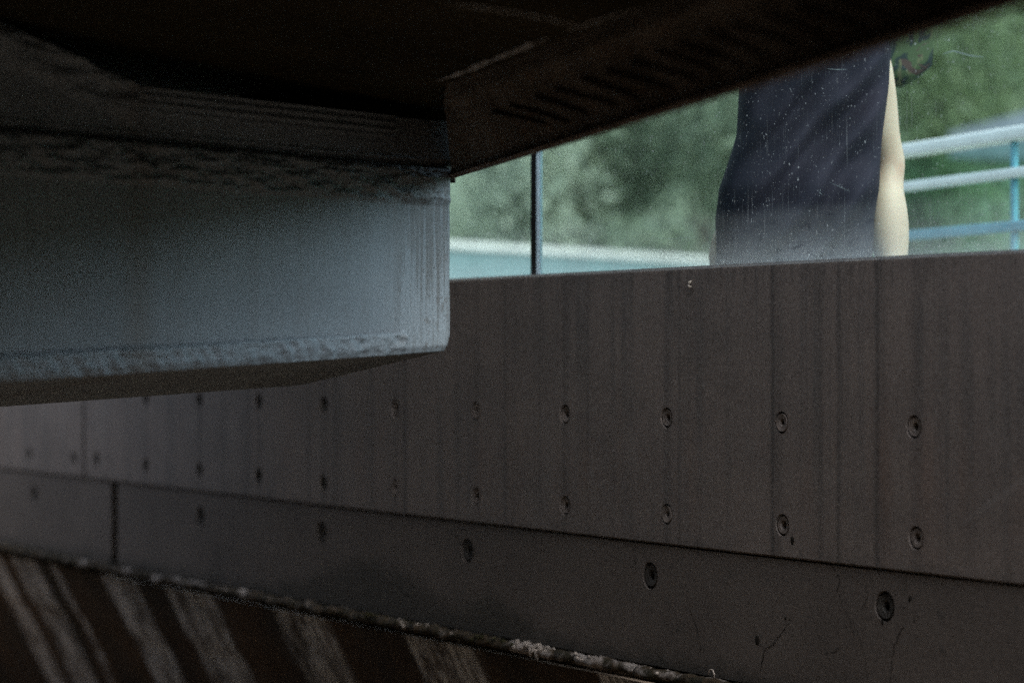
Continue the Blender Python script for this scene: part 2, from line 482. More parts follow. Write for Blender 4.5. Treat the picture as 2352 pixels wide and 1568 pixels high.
# unseen slope on the right and behind, added to keep low skylight off the pier
bm = bmesh.new()
prev = None
for k in range(61):
    a = R(-35 - 175 * k / 60)            # from the right round to behind
    ring = []
    for r_, h in ((7.0, -.05), (8.2, .9), (9.6, 2.4), (11.5, 3.6), (14, 4.2), (20, 4.4)):
        q = Vector((r_ * math.cos(a + math.pi / 3), 3 + r_ * math.sin(a + math.pi / 3), 0))
        ring.append(bm.verts.new((q.x, q.y, h + (.5 * noise.noise(q * .5) if h > 0 else 0))))
    if prev:
        for i in range(5): bm.faces.new((prev[i], prev[i + 1], ring[i + 1], ring[i]))
    prev = ring
bmesh.ops.recalc_face_normals(bm, faces=bm.faces)
added_shade_bank = obj('added_shade_bank', bm, plain('shade_bank_green', (.045, .06, .03), .95, .1, .4, 2), None, True); tag(added_shade_bank, kind='structure')

Z_WALK = CAMZ - 0.56
wk = empty('walkway', (OX, OY, 0), RZ)
wk.name = 'walkway_frame'
bpy.data.objects.remove(wk)
bm = bmesh.new()
box(bm, -16, 6, 0.302, 2.35, Z_WALK - 0.25, Z_WALK)
walk = obj('walkway', bm, M_WALK)
walk.location = (OX, OY, 0); walk.rotation_euler = (0, 0, RZ)
tag(walk, kind='structure')

# ------------------------------------------------------------------ the concrete wall
wall = empty('concrete_wall', (OX, OY, 0), RZ)
tag(wall, 'long stained grey concrete wall with round tie holes under the glass', 'wall')

ROW_A = [68, 594, 743, 908, 1093, 1298, 1531, 1795, 2101]
row1 = [(335, 915), (458, 918), (595, 921), (744, 928), (908, 937), (1093, 943), (1298, 951), (1531, 959), (1795, 970), (2099, 980)]
row2 = [(68, 1042), (170, 1052), (222, 1054), (335, 1068), (458, 1078), (594, 1092), (743, 1109), (908, 1119), (1093, 1139),
        (1298, 1160), (1531, 1180), (1797, 1205), (2104, 1235)]
row3 = [(76, 1133), (458, 1185), (735, 1222), (1070, 1264), (1489, 1321), (2027, 1392)]
RA, RB = 0.0245, 0.0325

def cut_holes(o, holes, r, y):
    bm = bmesh.new()
    for s, z in holes:
        bmesh.ops.create_cone(bm, cap_ends=True, segments=40, radius1=r, radius2=r, depth=0.09,
                              matrix=Matrix.Translation((s, y, z)) @ Matrix.Rotation(R(90), 4, 'X'))
    me = bpy.data.meshes.new('cutter'); bm.to_mesh(me); bm.free()
    c = bpy.data.objects.new('cutter', me); sc.collection.objects.link(c); c.matrix_world = o.matrix_world.copy()
    c.parent = o.parent
    md = o.modifiers.new('holes', 'BOOLEAN'); md.operation = 'DIFFERENCE'; md.object = c; md.solver = 'EXACT'
    bpy.context.view_layer.update()
    ev = o.evaluated_get(bpy.context.evaluated_depsgraph_get())
    new = bpy.data.meshes.new_from_object(ev)
    o.modifiers.remove(md); o.data = new
    bpy.data.objects.remove(c)

S_J1 = S(193); S_J2 = S(260)
SL, SR = -13.0, 4.2
YB = 0.005                       # the base panels sit back from the parapet face
holesA = [sz(x, y) for x, y in row1 + row2]
holesB = [sz(x, y) for x, y in row3]
for a, b in ((SL, S_J1 - 0.006), (S_J1 + 0.006, SR)):
    bm = bmesh.new(); box(bm, a, b, 0, 0.30, Z_JOINT, Z_TOP)
    bmesh.ops.bevel(bm, geom=[e for e in bm.edges], offset=0.004, segments=2, affect='EDGES')
    o = obj('parapet_panel', bm, M_PAR, wall)
    h = [q for q in holesA if a < q[0] < b]
    if h: cut_holes(o, h, RA, 0)
for a, b in ((SL, S_J2 - 0.03), (S_J2 + 0.03, SR)):
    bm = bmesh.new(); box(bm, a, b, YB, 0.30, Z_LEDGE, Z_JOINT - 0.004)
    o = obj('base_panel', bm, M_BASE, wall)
    h = [q for q in holesB if a < q[0] < b]
    if h: cut_holes(o, h, RB, YB)
bm = bmesh.new(); box(bm, S_J2 - 0.035, S_J2 + 0.035, YB + 0.05, 0.25, Z_LEDGE, Z_JOINT - 0.006)
obj('joint_filler', bm, M_MOSS, wall)

def lathe(profile, n=32):
    bm = bmesh.new()
    rings = []
    for r, d in profile:
        rings.append([bm.verts.new((r * math.cos(2 * math.pi * k / n), d, r * math.sin(2 * math.pi * k / n))) for k in range(n)]
                     if r > 0 else [bm.verts.new((0, d, 0))])
    for q, p in zip(rings, rings[1:]):
        for k in range(n):
            if len(p) == 1: bm.faces.new((q[k], q[(k + 1) % n], p[0]))
            else: bm.faces.new((q[k], q[(k + 1) % n], p[(k + 1) % n], p[k]))
    bmesh.ops.recalc_face_normals(bm, faces=bm.faces)
    return bm
def hole_profile(r, kind='a'):
    if kind == 'd': return [(r * .995, .030), (r * .995, .014), (r * .84, .014), (r * .77, .0018), (r * .46, .0026), (r * .40, .008), (r * .33, .027), (0, .028)]
    if kind == 'c': return [(r * .995, .030), (r * .995, .010), (r * .85, .012), (r * .79, -.0005), (r * .50, .001), (r * .34, .0015), (r * .28, .005), (r * .24, .024), (0, .026)]
    return [(r * .995, .030), (r * .995, .012), (r * .83, .012), (r * .76, .0015), (r * .60, .003), (r * .42, .0035), (r * .36, .006), (r * .32, .026), (0, .028)]
proto = {}
for k, (s, z) in enumerate(holesA + holesB):
    big = k >= len(holesA)
    key = 'b' if big else ('e' if s < S(830) else 'acdacadca'[(k * 5) % 9])
    if key not in proto:
        o = obj('tie_hole', lathe(hole_profile(RB if big else RA, key)), M_HOLE2 if key in 'be' else M_HOLE, wall)
        proto[key] = o
    else:
        o = proto[key].copy(); link(o, wall)
    o.location = (s, YB if big else 0, z)
    o.rotation_euler = (0, random.random() * 6, 0)

# aluminium channel that holds the glass
bm = bmesh.new(); box(bm, SL, SR, 0.012, 0.075, Z_TOP - 0.002, Z_TOP + 0.007)
obj('glazing_channel', bm, M_ALU, wall)

# ledge with crumbling lime crust, dripping edge, and the receding haunch below
bm = bmesh.new()
n = 1500
prev = None
for i in range(n + 1):
    s = SL + (SR - SL) * i / n
    j = noise.noise(Vector((s * 9, 0, 0))) * 0.010 + noise.noise(Vector((s * 37, 4, 0))) * 0.009
    k = noise.noise(Vector((s * 13, 9, 0))) * 0.009 + noise.noise(Vector((s * 45, 2, 0))) * 0.006
    pts = [(s, 0.28, Z_LEDGE - 0.001), (s, -0.012 + j, Z_LEDGE - 0.004 + k), (s, -0.022 + j, Z_LEDGE - 0.016 + k * 1.2), (s, -0.018 + j * 1.5, Z_LEDGE - 0.026 + k * .6),
           (s, 0.02, Z_LEDGE - 0.030), (s, 0.028, Z_LEDGE - 0.046)]
    ring = [bm.verts.new(p) for p in pts]
    if prev:
        for a in range(len(pts) - 1):
            bm.faces.new((prev[a], prev[a + 1], ring[a + 1], ring[a]))
    prev = ring
bmesh.ops.recalc_face_normals(bm, faces=bm.faces)
lm = Mat('ledge_lime', 0.9, 0.2)
l1 = lm.ramp(lm.noise((5, 5, 5), 5, 0.7, off=1), 0.52, 0.62)
lc = lm.mix(lm.ramp(lm.noise((30, 30, 30), 4), 0.35, 0.65), (0.018, 0.016, 0.008), (0.05, 0.034, 0.018))
lc = lm.mix(lm.mul(l1, 0.9), lc, lm.mix(lm.noise((60, 60, 60), 3), (0.14, 0.09, 0.06), (0.45, 0.42, 0.38)))
lm.color(lc); lm.normal(lm.bump(lm.noise((70, 70, 70), 4), 0.7, 0.006))
obj('ledge', bm, lm.m, wall, True)

bm = bmesh.new()
Q = 0.50
z0 = Z_LEDGE - 0.046
prev = None
nz = 24
for i in range(301):
    s = SL + (SR - SL) * i / 300
    ring = []
    for j in range(nz + 1):
        t = j / nz * z0
        step = 0.010 if (t > 0.20 + 0.02 * math.sin(s * 3)) else 0.0
        ring.append(bm.verts.new((s, 0.012 + Q * t + step + 0.006 * noise.noise(Vector((s * 5, t * 3, 0))), z0 - t)))
    if prev:
        for a in range(nz): bm.faces.new((prev[a], prev[a + 1], ring[a + 1], ring[a]))
    prev = ring
bmesh.ops.recalc_face_normals(bm, faces=bm.faces)
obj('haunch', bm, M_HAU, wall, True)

# lime lumps and small stalactites on the ledge
def lump(bm, c, r, sq=(1, 1, 1), seed=0.0):
    g = bmesh.ops.create_icosphere(bm, subdivisions=2, radius=r, matrix=Matrix.Translation(c))
    for v in g['verts']:
        d = v.co - Vector(c)
        k = 1 + 0.45 * noise.noise(v.co * (1.2 / r) + Vector((seed, 0, 0)))
        v.co = Vector(c) + Vector((d.x * sq[0], d.y * sq[1], d.z * sq[2])) * k
for a, b, cnt, big, mt, nm in ((1190, 1290, 46, .0075, M_CRUST, 'lime_crust'), (770, 960, 70, .0065, M_MOSS, 'moss_cushion'), (1330, 1540, 40, .005, M_CRUST, 'lime_crust'),
                           (600, 760, 24, .0035, M_CRUST, 'lime_crust'), (880, 1080, 40, .005, M_CRUST, 'lime_crust'), (160, 560, 30, .0035, M_CRUST, 'lime_crust'), (1100, 1200, 30, .009, M_MOSS, 'moss_cushion')):
    bm = bmesh.new()
    for i in range(cnt):
        s = S(a + (b - a) * random.random())
        lump(bm, (s, -0.012 + random.uniform(-.010, .020), Z_LEDGE - 0.006 + random.uniform(-.012, .004)), big * random.uniform(.35, 1.0), (1.4, 1, .8), i)
    obj(nm, bm, mt, wall, True)
for px, ln, r in ((1232, .030, .006), (1247, .040, .007), (1238, .018, .004), (1050, .012, .004), (1340, .012, .004)):
    bm = bmesh.new()
    s = S(px)
    tube(bm, [(s, -.018, Z_LEDGE - .008), (s + .001, -.018, Z_LEDGE - .008 - ln * .5), (s, -.018, Z_LEDGE - .008 - ln)], [r, r * .75, r * .35], 8)
    obj('stalactite', bm, M_CRUST, wall, True)
# a white wisp of webbing hanging from a nail on the parapet, and one by the ledge
bm = bmesh.new()
s, z = sz(1588, 645)
tube(bm, [(s, .0, z), (s + .001, -.006, z - .004), (s - .002, -.007, z - .010), (s + .003, -.006, z - .014), (s - .001, -.005, z - .018)], [.002, .0035, .002, .0045, .001], 7)
obj('nail', bm, M_CRUST, wall, True)
bm = bmesh.new()
s, z = sz(1652, 1548)
tube(bm, [(s + .012 * math.cos(t), -.022, z + .013 * math.sin(t)) for t in [i * .45 - .6 for i in range(10)]], .0016, 6)
obj('root_loop', bm, M_CRUST, wall, True)

# hairline cracks in the base panel, as thin ribbons lying in the face
cracks = [
    [(1905, 1290), (1925, 1330), (1918, 1352), (1930, 1385), (1945, 1420), (1955, 1450), (1972, 1480)],
    [(1905, 1290), (1950, 1320), (1985, 1345), (1990, 1370), (1975, 1400)],
    [(2010, 1290), (2030, 1310), (2060, 1322), (2080, 1336)],
    [(2062, 1390), (2090, 1400), (2108, 1420)],
    [(1735, 1465), (1752, 1490), (1770, 1480), (1785, 1462)],
    [(1752, 1490), (1748, 1515), (1742, 1540)],
    [(1785, 1462), (1800, 1440), (1812, 1418)],
    [(1945, 1420), (1965, 1450), (1980, 1500), (1990, 1560)],
    [(2070, 1440), (2050, 1480), (2045, 1520), (2040, 1566)],
    [(1435, 1232), (1452, 1258), (1458, 1270)],
    [(1888, 1500), (1915, 1495), (1930, 1480)],
    [(1580, 1400), (1600, 1450), (1605, 1500)],
]
for ci, cr in enumerate(cracks):
    bm = bmesh.new()
    pts = []
    for (x0, y0), (x1, y1) in zip(cr, cr[1:]):
        for k in range(6):
            t = k / 6
            pts.append((x0 + (x1 - x0) * t + random.uniform(-2.2, 2.2), y0 + (y1 - y0) * t + random.uniform(-2.2, 2.2)))
    pts.append(cr[-1])
    prev = None
    for i, (x, y) in enumerate(pts):
        s, z = sz(x, y)
        wd = (0.0017 if ci in (4, 5) else 0.0013) * (0.35 + random.random()) * (1 - 0.6 * i / len(pts))
        a, b = bm.verts.new((s - wd, YB - .0007, z + wd * .4)), bm.verts.new((s + wd, YB - .0007, z - wd * .4))
        if prev: bm.faces.new((prev[0], prev[1], b, a))
        prev = (a, b)
    obj('crack', bm, M_CRACK, wall)
for x, y, r in ((1735, 1470, .010), (2085, 1375, .006), (2022, 1428, .005), (2095, 1425, .003), (1800, 1420, .004), (1455, 1292, .004), (1820, 1240, .008)):
    bm = bmesh.new(); s, z = sz(x, y)
    lump(bm, (s, YB if y > 1260 else 0, z), r, (.8, .12, 1.2), x)
    obj('dirt_spot', bm, M_CRACK, wall, True)

# ------------------------------------------------------------------ glass panels
def glass_panel(s0, s1, label):
    g = empty('glass_screen', (OX, OY, 0), RZ)
    tag(g, label, 'glass screen', 'glass screens standing on the concrete wall')
    g.location = Vector((OX, OY, 0)) + Matrix.Rotation(RZ, 3, 'Z') @ Vector((s0, 0.042, Z_TOP + 0.007))
    bm = bmesh.new()
    L, H = s1 - s0, 1.15
    v = [bm.verts.new(p) for p in ((0.003, 0, 0), (L - 0.003, 0, 0), (L - 0.003, 0, H), (0.003, 0, H))]
    bm.faces.new(v)
    obj('pane', bm, M_GLASS, g)
    bm = bmesh.new(); box(bm, 0, 0.003, -0.003, 0.003, 0, H); obj('ground_edge', bm, M_EDGE, g)
    bm = bmesh.new(); box(bm, L - 0.003, L, -0.003, 0.003, 0, H); obj('ground_edge', bm, M_EDGE, g)
    return g
SG = S(1236) - 0.072
glass_panel(SG - 0.027 - 2.4, SG - 0.027, 'hazy glass panel beside the pier, left of the black upright seal')
scr = glass_panel(SG + 0.016, SG + 2.416, 'scratched dusty glass panel in front of the person in dark shirt')
def pane_pt(x, y):
    Dg = D + 0.0405
    Y = F * Dg / (CT * (x + 2300)); X = (x - 1176) / F * Y
    return (X - OX) * ST - (Y - OY) * CT - (SG + 0.016), CAMZ + (HOR - y) / F * Y - (Z_TOP + 0.007)
M_SCR = milky('scratch_white', (.30, .34, .34))
for pts_, wd in (([(2165, 124), (2188, 117), (2205, 121), (2230, 128), (2258, 131)], .0013), ([(1900, 158), (1922, 160), (1945, 159)], .0008), ([(1424, 330), (1430, 342), (1428, 352)], .0007),
                 ([(1560, 590), (1580, 586), (1600, 590)], .0008), ([(1885, 432), (1882, 442), (1888, 447)], .0014),
                 ([(2150, 470), (2156, 490), (2152, 505)], .0009), ([(1480, 546), (1540, 548), (1600, 546)], .0007), ([(1905, 418), (1930, 430), (1952, 440)], .0006), ([(2290, 330), (2294, 350)], .0008)):
    bm = bmesh.new(); pv = None
    for i, (x, y) in enumerate(pts_):
        a, b = pane_pt(x, y)
        e = wd * .7 * (.35 if i in (0, len(pts_) - 1) else 1.0)
        r = [bm.verts.new((a, -.0008, b + e)), bm.verts.new((a + e * .4, -.0008, b - e))]
        if pv: bm.faces.new((pv[0], pv[1], r[1], r[0]))
        pv = r
    obj('scratch', bm, M_SCR, scr)
gs = empty('glass_seal', Vector((OX, OY, 0)) + Matrix.Rotation(RZ, 3, 'Z') @ Vector((SG, 0.042, Z_TOP + 0.007)), RZ)
tag(gs, 'thin upright seal, half black half milky white, between two glass panels', 'seal')
bm = bmesh.new(); box(bm, -0.026, 0.001, -0.005, 0.004, 0, 1.15); obj('black_strip', bm, M_DARK, gs)
bm = bmesh.new(); box(bm, 0.0012, 0.015, -0.0045, 0.004, 0, 1.15); obj('milky_strip', bm, M_SIL, gs)

# ------------------------------------------------------------------ pier cap
PH = math.atan((5700 - 1176) / F)
pd = Vector((math.sin(PH), math.cos(PH), 0))             # along the face, to the right and away
pin = Vector((-math.cos(PH), math.sin(PH), 0))           # into the pier
E = P(1045, 812, 5.6)
pier = empty('bridge_pier', (E.x, E.y, 0), math.pi / 2 - PH)
tag(pier, 'pale blue grey concrete pier cap under the dark bridge, ending by the glass', 'bridge pier')
# local x along pd, local y = into the pier
L0 = -3.2
def lin(x, a, b, va, vb):
    t = (x - a) / (b - a)
    return va + (vb - va) * t
def front_bottom(x): return lin(x, -1.293, 0, -0.051, 0.006)
def front_top(x):
    base = 0.505
    if x < -0.95: base += min(0.5, (-0.95 - x)) * 0.26
    return base
NX, NZ = 420, 170
bm = bmesh.new()
rows = []
for i in range(NX + 1):
    t = i / NX
    x = -2.4 + 2.4 * (1 - (1 - t) ** 1.15)
    zb, zt = front_bottom(x), front_top(x)
    col = []
    for j in range(NZ + 1):
        z = zb + (zt - zb) * j / NZ
        y = 0.0
        q = Vector((x * 9, z * 40, 0))
        # rounded free end
        ex = 0.0
        # protruding rough band under the groove
        band = max(0.0, min(1.0, (z - 0.318) / 0.012)) * max(0.0, min(1.0, (0.404 - z) / 0.012))
        rough = noise.fractal(Vector((x * 17, z * 52, 1.0)), 1.0, 2.0, 4)
        y -= band * (0.010 + 0.017 * rough) * max(0.25, min(1, -x / .12))
        gd = z - 0.407 - 0.006 * noise.noise(Vector((x * 4, 0, 7)))
        y += 0.022 * math.exp(-(gd / 0.006) ** 2)
        up = max(0.0, min(1.0, (z - 0.412) / 0.01))
        y += up * 0.012 * min(1, max(0, (-x - .06) / .10))
        # four trowelled ridges under the soffit
        if z > 0.455 and x > -0.93 and x < -0.20:
            y -= 0.006 * (0.5 + 0.5 * math.sin((z - 0.455) / 0.05 * 2 * math.pi * 3.2)) * min(1, (z - .455) / .01)
        if x < -0.95:
            et = zt - z
            y -= max(0.0, min(1.0, (0.075 - et) / 0.02)) * (0.010 + 0.014 * noise.fractal(Vector((x * 8, z * 30, 9.0)), 1.0, 2.0, 4))
        # smeared mortar band along the bottom
        h = z - zb
        bt = 0.047
        lb = max(0.0, min(1.0, (bt - h) / 0.008 + 0.5))
        wav = math.sin(x * 150 + 9 * h * 14 + 3 * noise.noise(Vector((x * 6, h * 20, 2))))
        if x < -0.17:
            y -= lb * (0.010 + 0.0022 * wav * (0.5 + noise.noise(Vector((x * 7, 1, 4)))) + 0.0065 * noise.fractal(Vector((x * 30, h * 45, 5.0)), 1.0, 2.0, 3))
        y += 0.0025 * noise.noise(Vector((x * 3, z * 5, 0)))
        if h < 0.014: y += (0.014 - h) * 0.5
        # end rounding
        if x > -0.035:
            k = (x + 0.035) / 0.035
            y += 0.022 * (1 - math.sqrt(max(0.0, 1 - k * k)))
        xx = x
        if x > -0.30:
            k = (x + 0.30) / 0.30
            xx += k * (0.014 * noise.noise(Vector((z * 9, 3, 1))) * 0.5)
            if z > 0.385: xx += k * min(0.04, (z - 0.385) * 1.2)
            if z < 0.05: xx -= k * max(0.0, (0.035 - (z - zb)) * 0.35)
        col.append(bm.verts.new((xx, y, CAMZ + z)))
    rows.append(col)
for a, b in zip(rows, rows[1:]):
    for j in range(NZ): bm.faces.new((a[j], b[j], b[j + 1], a[j + 1]))
# end face, underside and back
bc = P(700, 884, 6.2) - Vector((E.x, E.y, 0))
bk = Vector((bc.dot(pd), bc.dot(pin), bc.z))
bl = P(0, 938, 5.44) - Vector((E.x, E.y, 0))
blk = Vector((bl.dot(pd), bl.dot(pin), bl.z))
dz = (blk.z - bk.z) / (blk.x - bk.x)
bottom_front = [c[0] for c in rows]
back = [bm.verts.new((min(v.co.x, 0) + bk.x * (1 + v.co.x / 2.4), bk.y, bk.z + dz * (v.co.x) * 1.0)) for v in bottom_front]
for i in range(NX): bm.faces.new((bottom_front[i + 1], bottom_front[i], back[i], back[i + 1]))
endcol = rows[-1]
endback = [back[-1]] + [bm.verts.new((bk.x, bk.y, v.co.z)) for v in endcol[1:]]
for j in range(NZ): bm.faces.new((endcol[j], endback[j], endback[j + 1], endcol[j + 1]))
topf = [c[-1] for c in rows]
topb = [bm.verts.new((b.co.x, bk.y, t.co.z)) for b, t in zip(back[:-1], topf[:-1])] + [endback[-1]]
for i in range(NX): bm.faces.new((topf[i], topf[i + 1], topb[i + 1], topb[i]))
bmesh.ops.recalc_face_normals(bm, faces=bm.faces)
cap = obj('pier_cap', bm, M_PIER, pier, True)
for p in cap.data.polygons:
    if abs(p.normal.z) > .6 and p.area > 2e-4: p.use_smooth = False
bm = bmesh.new(); box(bm, -3.4, -2.3, 0.02, 0.64, 0, CAMZ + 0.55); bevel(bm, .02)
obj('pier_column', bm, M_PIER, pier)

# ------------------------------------------------------------------ bridge
bridge = empty('bridge', (0, 0, 0))
tag(bridge, 'dark sooty bridge overhead with a ribbed girder side and thin bottom lip', 'bridge')
A1 = P(900, 240, 5.45); d1 = Vector((-1768 / F, 1, 0)).normalized()
B1 = P(1040, 402, 5.6); d2 = Vector((-1474 / F, 1, 0)).normalized()
def La(Y): return A1 + Vector((d1.x / d1.y, 1, 0)) * (Y - A1.y)
def Lb(Y): return B1 + Vector((d2.x / d2.y, 1, 0)) * (Y - B1.y)
Y_END = 5.03
def G(Y, b):
    Y = min(Y, Y_END + (5.6 - Y_END) * b)
    return La(Y).lerp(Lb(Y), b)
YS = [-6, -2, 0, 1.5, 2.4, 2.8, 3.2, 3.6, 4.0, 4.4, 4.8, 5.03, 5.2, 5.45, 5.62]
# deck: thick slab to the left of the girder, its underside rising a little
bm = bmesh.new()
prev = None
for Y in YS:
    a = La(Y)
    if Y > Y_END: a.x = La(Y_END).x
    ring = [bm.verts.new(p) for p in (a, Vector((a.x - 1.2, Y, a.z + .10)), Vector((-9, Y, a.z + .14)), Vector((-9, Y, a.z + .7)), Vector((a.x + .25, Y, a.z + .7)), Vector((a.x + .25, Y, a.z + 0.03)))]
    if prev:
        for k in range(6): bm.faces.new((prev[k], prev[(k + 1) % 6], ring[(k + 1) % 6], ring[k]))
    else: bm.faces.new(ring)
    prev = ring
bm.faces.new(prev[::-1])
bmesh.ops.recalc_face_normals(bm, faces=bm.faces)
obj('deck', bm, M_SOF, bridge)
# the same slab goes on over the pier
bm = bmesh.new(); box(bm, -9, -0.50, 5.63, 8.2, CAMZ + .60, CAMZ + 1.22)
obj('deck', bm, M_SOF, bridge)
# unseen walls added at the left and behind the camera to darken the underpass
M_SHADE_WALL = plain('shade_wall_concrete', (.15, .13, .11), .9, .2, .3, 1.5)
bm = bmesh.new(); box(bm, -4.6, -4.0, -6.0, 12.0, 0, CAMZ + .595); box(bm, -3.995, 1.2, -5.0, -4.4, 0, CAMZ + .58)
obj('added_shade_wall', bm, M_SHADE_WALL, bridge)
# girder: side face, lip and outer back
bm = bmesh.new()
prev = None
for Y in YS:
    pts = [G(Y, 0) + Vector((.0, 0, .002)), G(Y, .18) + Vector((-.004, 0, 0)), G(Y, .34) + Vector((.0, 0, .006)), G(Y, .82) + Vector((.0, 0, .006)), G(Y, .93), G(Y, .935) + Vector((0, 0, -.006)), Lb(Y) + Vector((0, 0, -.001)), Lb(Y) + Vector((.012, 0, .002)),
           Lb(Y) + Vector((.16, 0, .15)), Lb(Y) + Vector((.16, 0, .85)), G(Y, 0) + Vector((.26, 0, .80)), G(Y, 0) + Vector((.26, 0, .05))]
    ring = [bm.verts.new(p) for p in pts]
    if prev:
        for k in range(len(pts)): bm.faces.new((prev[k], prev[(k + 1) % len(pts)], ring[(k + 1) % len(pts)], ring[k]))
    else: bm.faces.new(ring)
    prev = ring
bm.faces.new(prev[::-1])
bmesh.ops.recalc_face_normals(bm, faces=bm.faces)
obj('girder', bm, M_GIRD, bridge)
bm = bmesh.new(); prev = None
for Y in YS:
    q = Lb(Y)
    ring = [bm.verts.new(q + Vector(v)) for v in ((-.006, 0, .010), (-.012, 0, -.001), (-.002, 0, -.007), (.012, 0, -.004), (.013, 0, .006))]
    if prev:
        for k in range(5): bm.faces.new((prev[k], prev[(k + 1) % 5], ring[(k + 1) % 5], ring[k]))
    else: bm.faces.new(ring)
    prev = ring
bm.faces.new(prev[::-1]); bmesh.ops.recalc_face_normals(bm, faces=bm.faces)
obj('drip_lip', bm, plain('lip_paint', (.14, .11, .09), .8, .2, .3, 9), bridge)
bm = bmesh.new(); box(bm, -.60, -.134, 5.65, 6.1, CAMZ + .405, CAMZ + .597)
obj('diaphragm', bm, M_SOF, bridge)
# slanting ribs on the girder side
def on_girder(x, y):
    best = None
    for i in range(121):
        Y = 2.0 + i * 0.032
        for j in range(51):
            q = G(Y, j / 50)
            u = 1176 + F * q.x / q.y; v = HOR - F * (q.z - CAMZ) / q.y
            e = (u - x) ** 2 + (v - y) ** 2
            if best is None or e < best[0]: best = (e, Y, j / 50)
    return best[1], best[2]
ribs = [((440, 400), (640, 446)), ((510, 375), (720, 440)), ((590, 350), (800, 410)), ((675, 320), (890, 385)), ((755, 288), (980, 358)), ((860, 255), (1085, 330)),
        ((950, 222), (1180, 300)), ((1030, 190), (1275, 268)), ((1110, 160), (1345, 243)), ((1210, 130), (1440, 212)), ((1300, 97), (1545, 182)),
        ((1420, 62), (1660, 150)), ((1540, 25), (1790, 120)), ((1680, -10), (1920, 84)), ((1830, -50), (2080, 45)), ((2000, -90), (2240, 8))]
ribs = [((846.7 + a[0] * .64, a[1] * .64), (846.7 + b[0] * .64, b[1] * .64)) for a, b in ribs]
gn = (La(4) - La(5)).cross(Lb(4) - La(4)).normalized()
if gn.x > 0: gn = -gn
for a, b in ribs:
    (Ya, ba), (Yb, bb) = on_girder(*a), on_girder(*b)
    p, q = G(Ya, ba), G(Yb, bb)
    bm = bmesh.new()
    ax = (q - p).normalized(); sd = ax.cross(gn).normalized()
    pv = None
    m_ = 9
    for i in range(m_ + 1):
        c = p.lerp(q, i / m_)
        wd = 0.0042 * min(1, .3 + i / 2, .3 + (m_ - i) / 2)
        ring = [bm.verts.new(c + sd * wd - gn * .012), bm.verts.new(c + sd * wd * .6 + gn * .0025), bm.verts.new(c - sd * wd * .6 + gn * .0025), bm.verts.new(c - sd * wd - gn * .012)]
        if pv:
            for k in range(4): bm.faces.new((pv[k], pv[(k + 1) % 4], ring[(k + 1) % 4], ring[k]))
        else: bm.faces.new(ring)
        pv = ring
    bm.faces.new(pv[::-1])
    bmesh.ops.recalc_face_normals(bm, faces=bm.faces)
    obj('rib', bm, M_GIRD, bridge)
# lime runs on the soffit along the girder
def soffit_at(x, y):
    lo, hi = 1.0, 8.0
    def hgt(Y):
        X = (x - 1176) / F * Y
        a = La(Y)
        return a.z + max(0, min(.10, (a.x - X) / 1.2 * .10))
    for _ in range(50):
        mid = (lo + hi) / 2
        if CAMZ + (HOR - y) / F * mid < hgt(mid): lo = mid
        else: hi = mid
    return P(x, y, lo) - Vector((0, 0, .003))
for run, wpx in (([(1000, 184), (1060, 165), (1120, 140), (1200, 108), (1270, 80)], 9), ([(1300, 66), (1345, 54), (1400, 36), (1478, 14)], 4), ([(1020, 4), (1130, 17), (1240, 36), (1350, 60)], 3)):
    bm = bmesh.new(); pv = None
    pts = []
    for (x0, y0), (x1, y1) in zip(run, run[1:]):
        for k in range(10): pts.append((x0 + (x1 - x0) * k / 10, y0 + (y1 - y0) * k / 10))
    for i, (x, y) in enumerate(pts):
        e = min(1, i / 8, (len(pts) - 1 - i) / 8)
        h = wpx * e * (.6 + .8 * noise.noise(Vector((x * .05, 0, wpx))) ) + .3
        r = [bm.verts.new(soffit_at(x, y - h)), bm.verts.new(soffit_at(x, y + h * .7))]
        if pv: bm.faces.new((pv[0], pv[1], r[1], r[0]))
        pv = r
    obj('lime_run', bm, plain('lime_run', (0.30, 0.29, 0.28), .9, .2, .5, 40), bridge)

# a dead stalk hanging from the girder lip
t0 = Lb(P(0, 0, 4.62).y)
q = on_girder(1306, 318)
c = G(q[0], 1.0)
bm = bmesh.new()
tube(bm, [c + Vector((.004, 0, .004)), c + Vector((.004, 0, -.004)), c + Vector((.007, 0, -.012))], [.0012, .0010, .0006], 6)
stk = obj('twig', bm, M_CRACK); tag(stk, 'tiny dark twig hanging from the lip of the bridge girder', 'twig')

# ------------------------------------------------------------------ railing beyond the walkway
ra, rb_ = P(2095, HOR, 7.83), P(2352, HOR, 7.215)
rdir = (rb_ - ra).normalized()
rail = empty('railing', (ra.x, ra.y, Z_WALK), math.atan2(rdir.y, rdir.x))
tag(rail, 'white and blue railing with teal infill at right behind the person', 'railing')
def rel(z): return CAMZ + z - Z_WALK
bm = bmesh.new(); box(bm, -.55, 3.5, -.03, .03, rel(.60), rel(.64)); bevel(bm, .012); obj('handrail', bm, M_WHITE, rail)
bm = bmesh.new(); box(bm, -.55, 3.5, -.02, .02, rel(.495), rel(.525)); bevel(bm, .01); obj('mid_rail', bm, M_WHITE, rail)
bm = bmesh.new(); box(bm, -.55, 3.5, -.016, .016, rel(.345), rel(.375)); bevel(bm, .006); obj('foot_rail', bm, M_BLUE, rail)
M_TEAL = tinted_glass_material('teal_infill', (0.58, 0.82, 0.74), 0.008)
bm = bmesh.new()
v = [bm.verts.new(p) for p in ((-.54, .04, .06), (3.4, .04, .06), (3.4, .04, rel(.60)), (-.54, .04, rel(.60)))]; bm.faces.new(v)
obj('infill', bm, M_TEAL, rail)
for xx in (-.53, .60, 1.75, 2.9):
    bm = bmesh.new(); box(bm, xx - .009, xx + .009, -.008, .010, 0, rel(.60)); bevel(bm, .003); obj('post', bm, M_BLUE, rail)

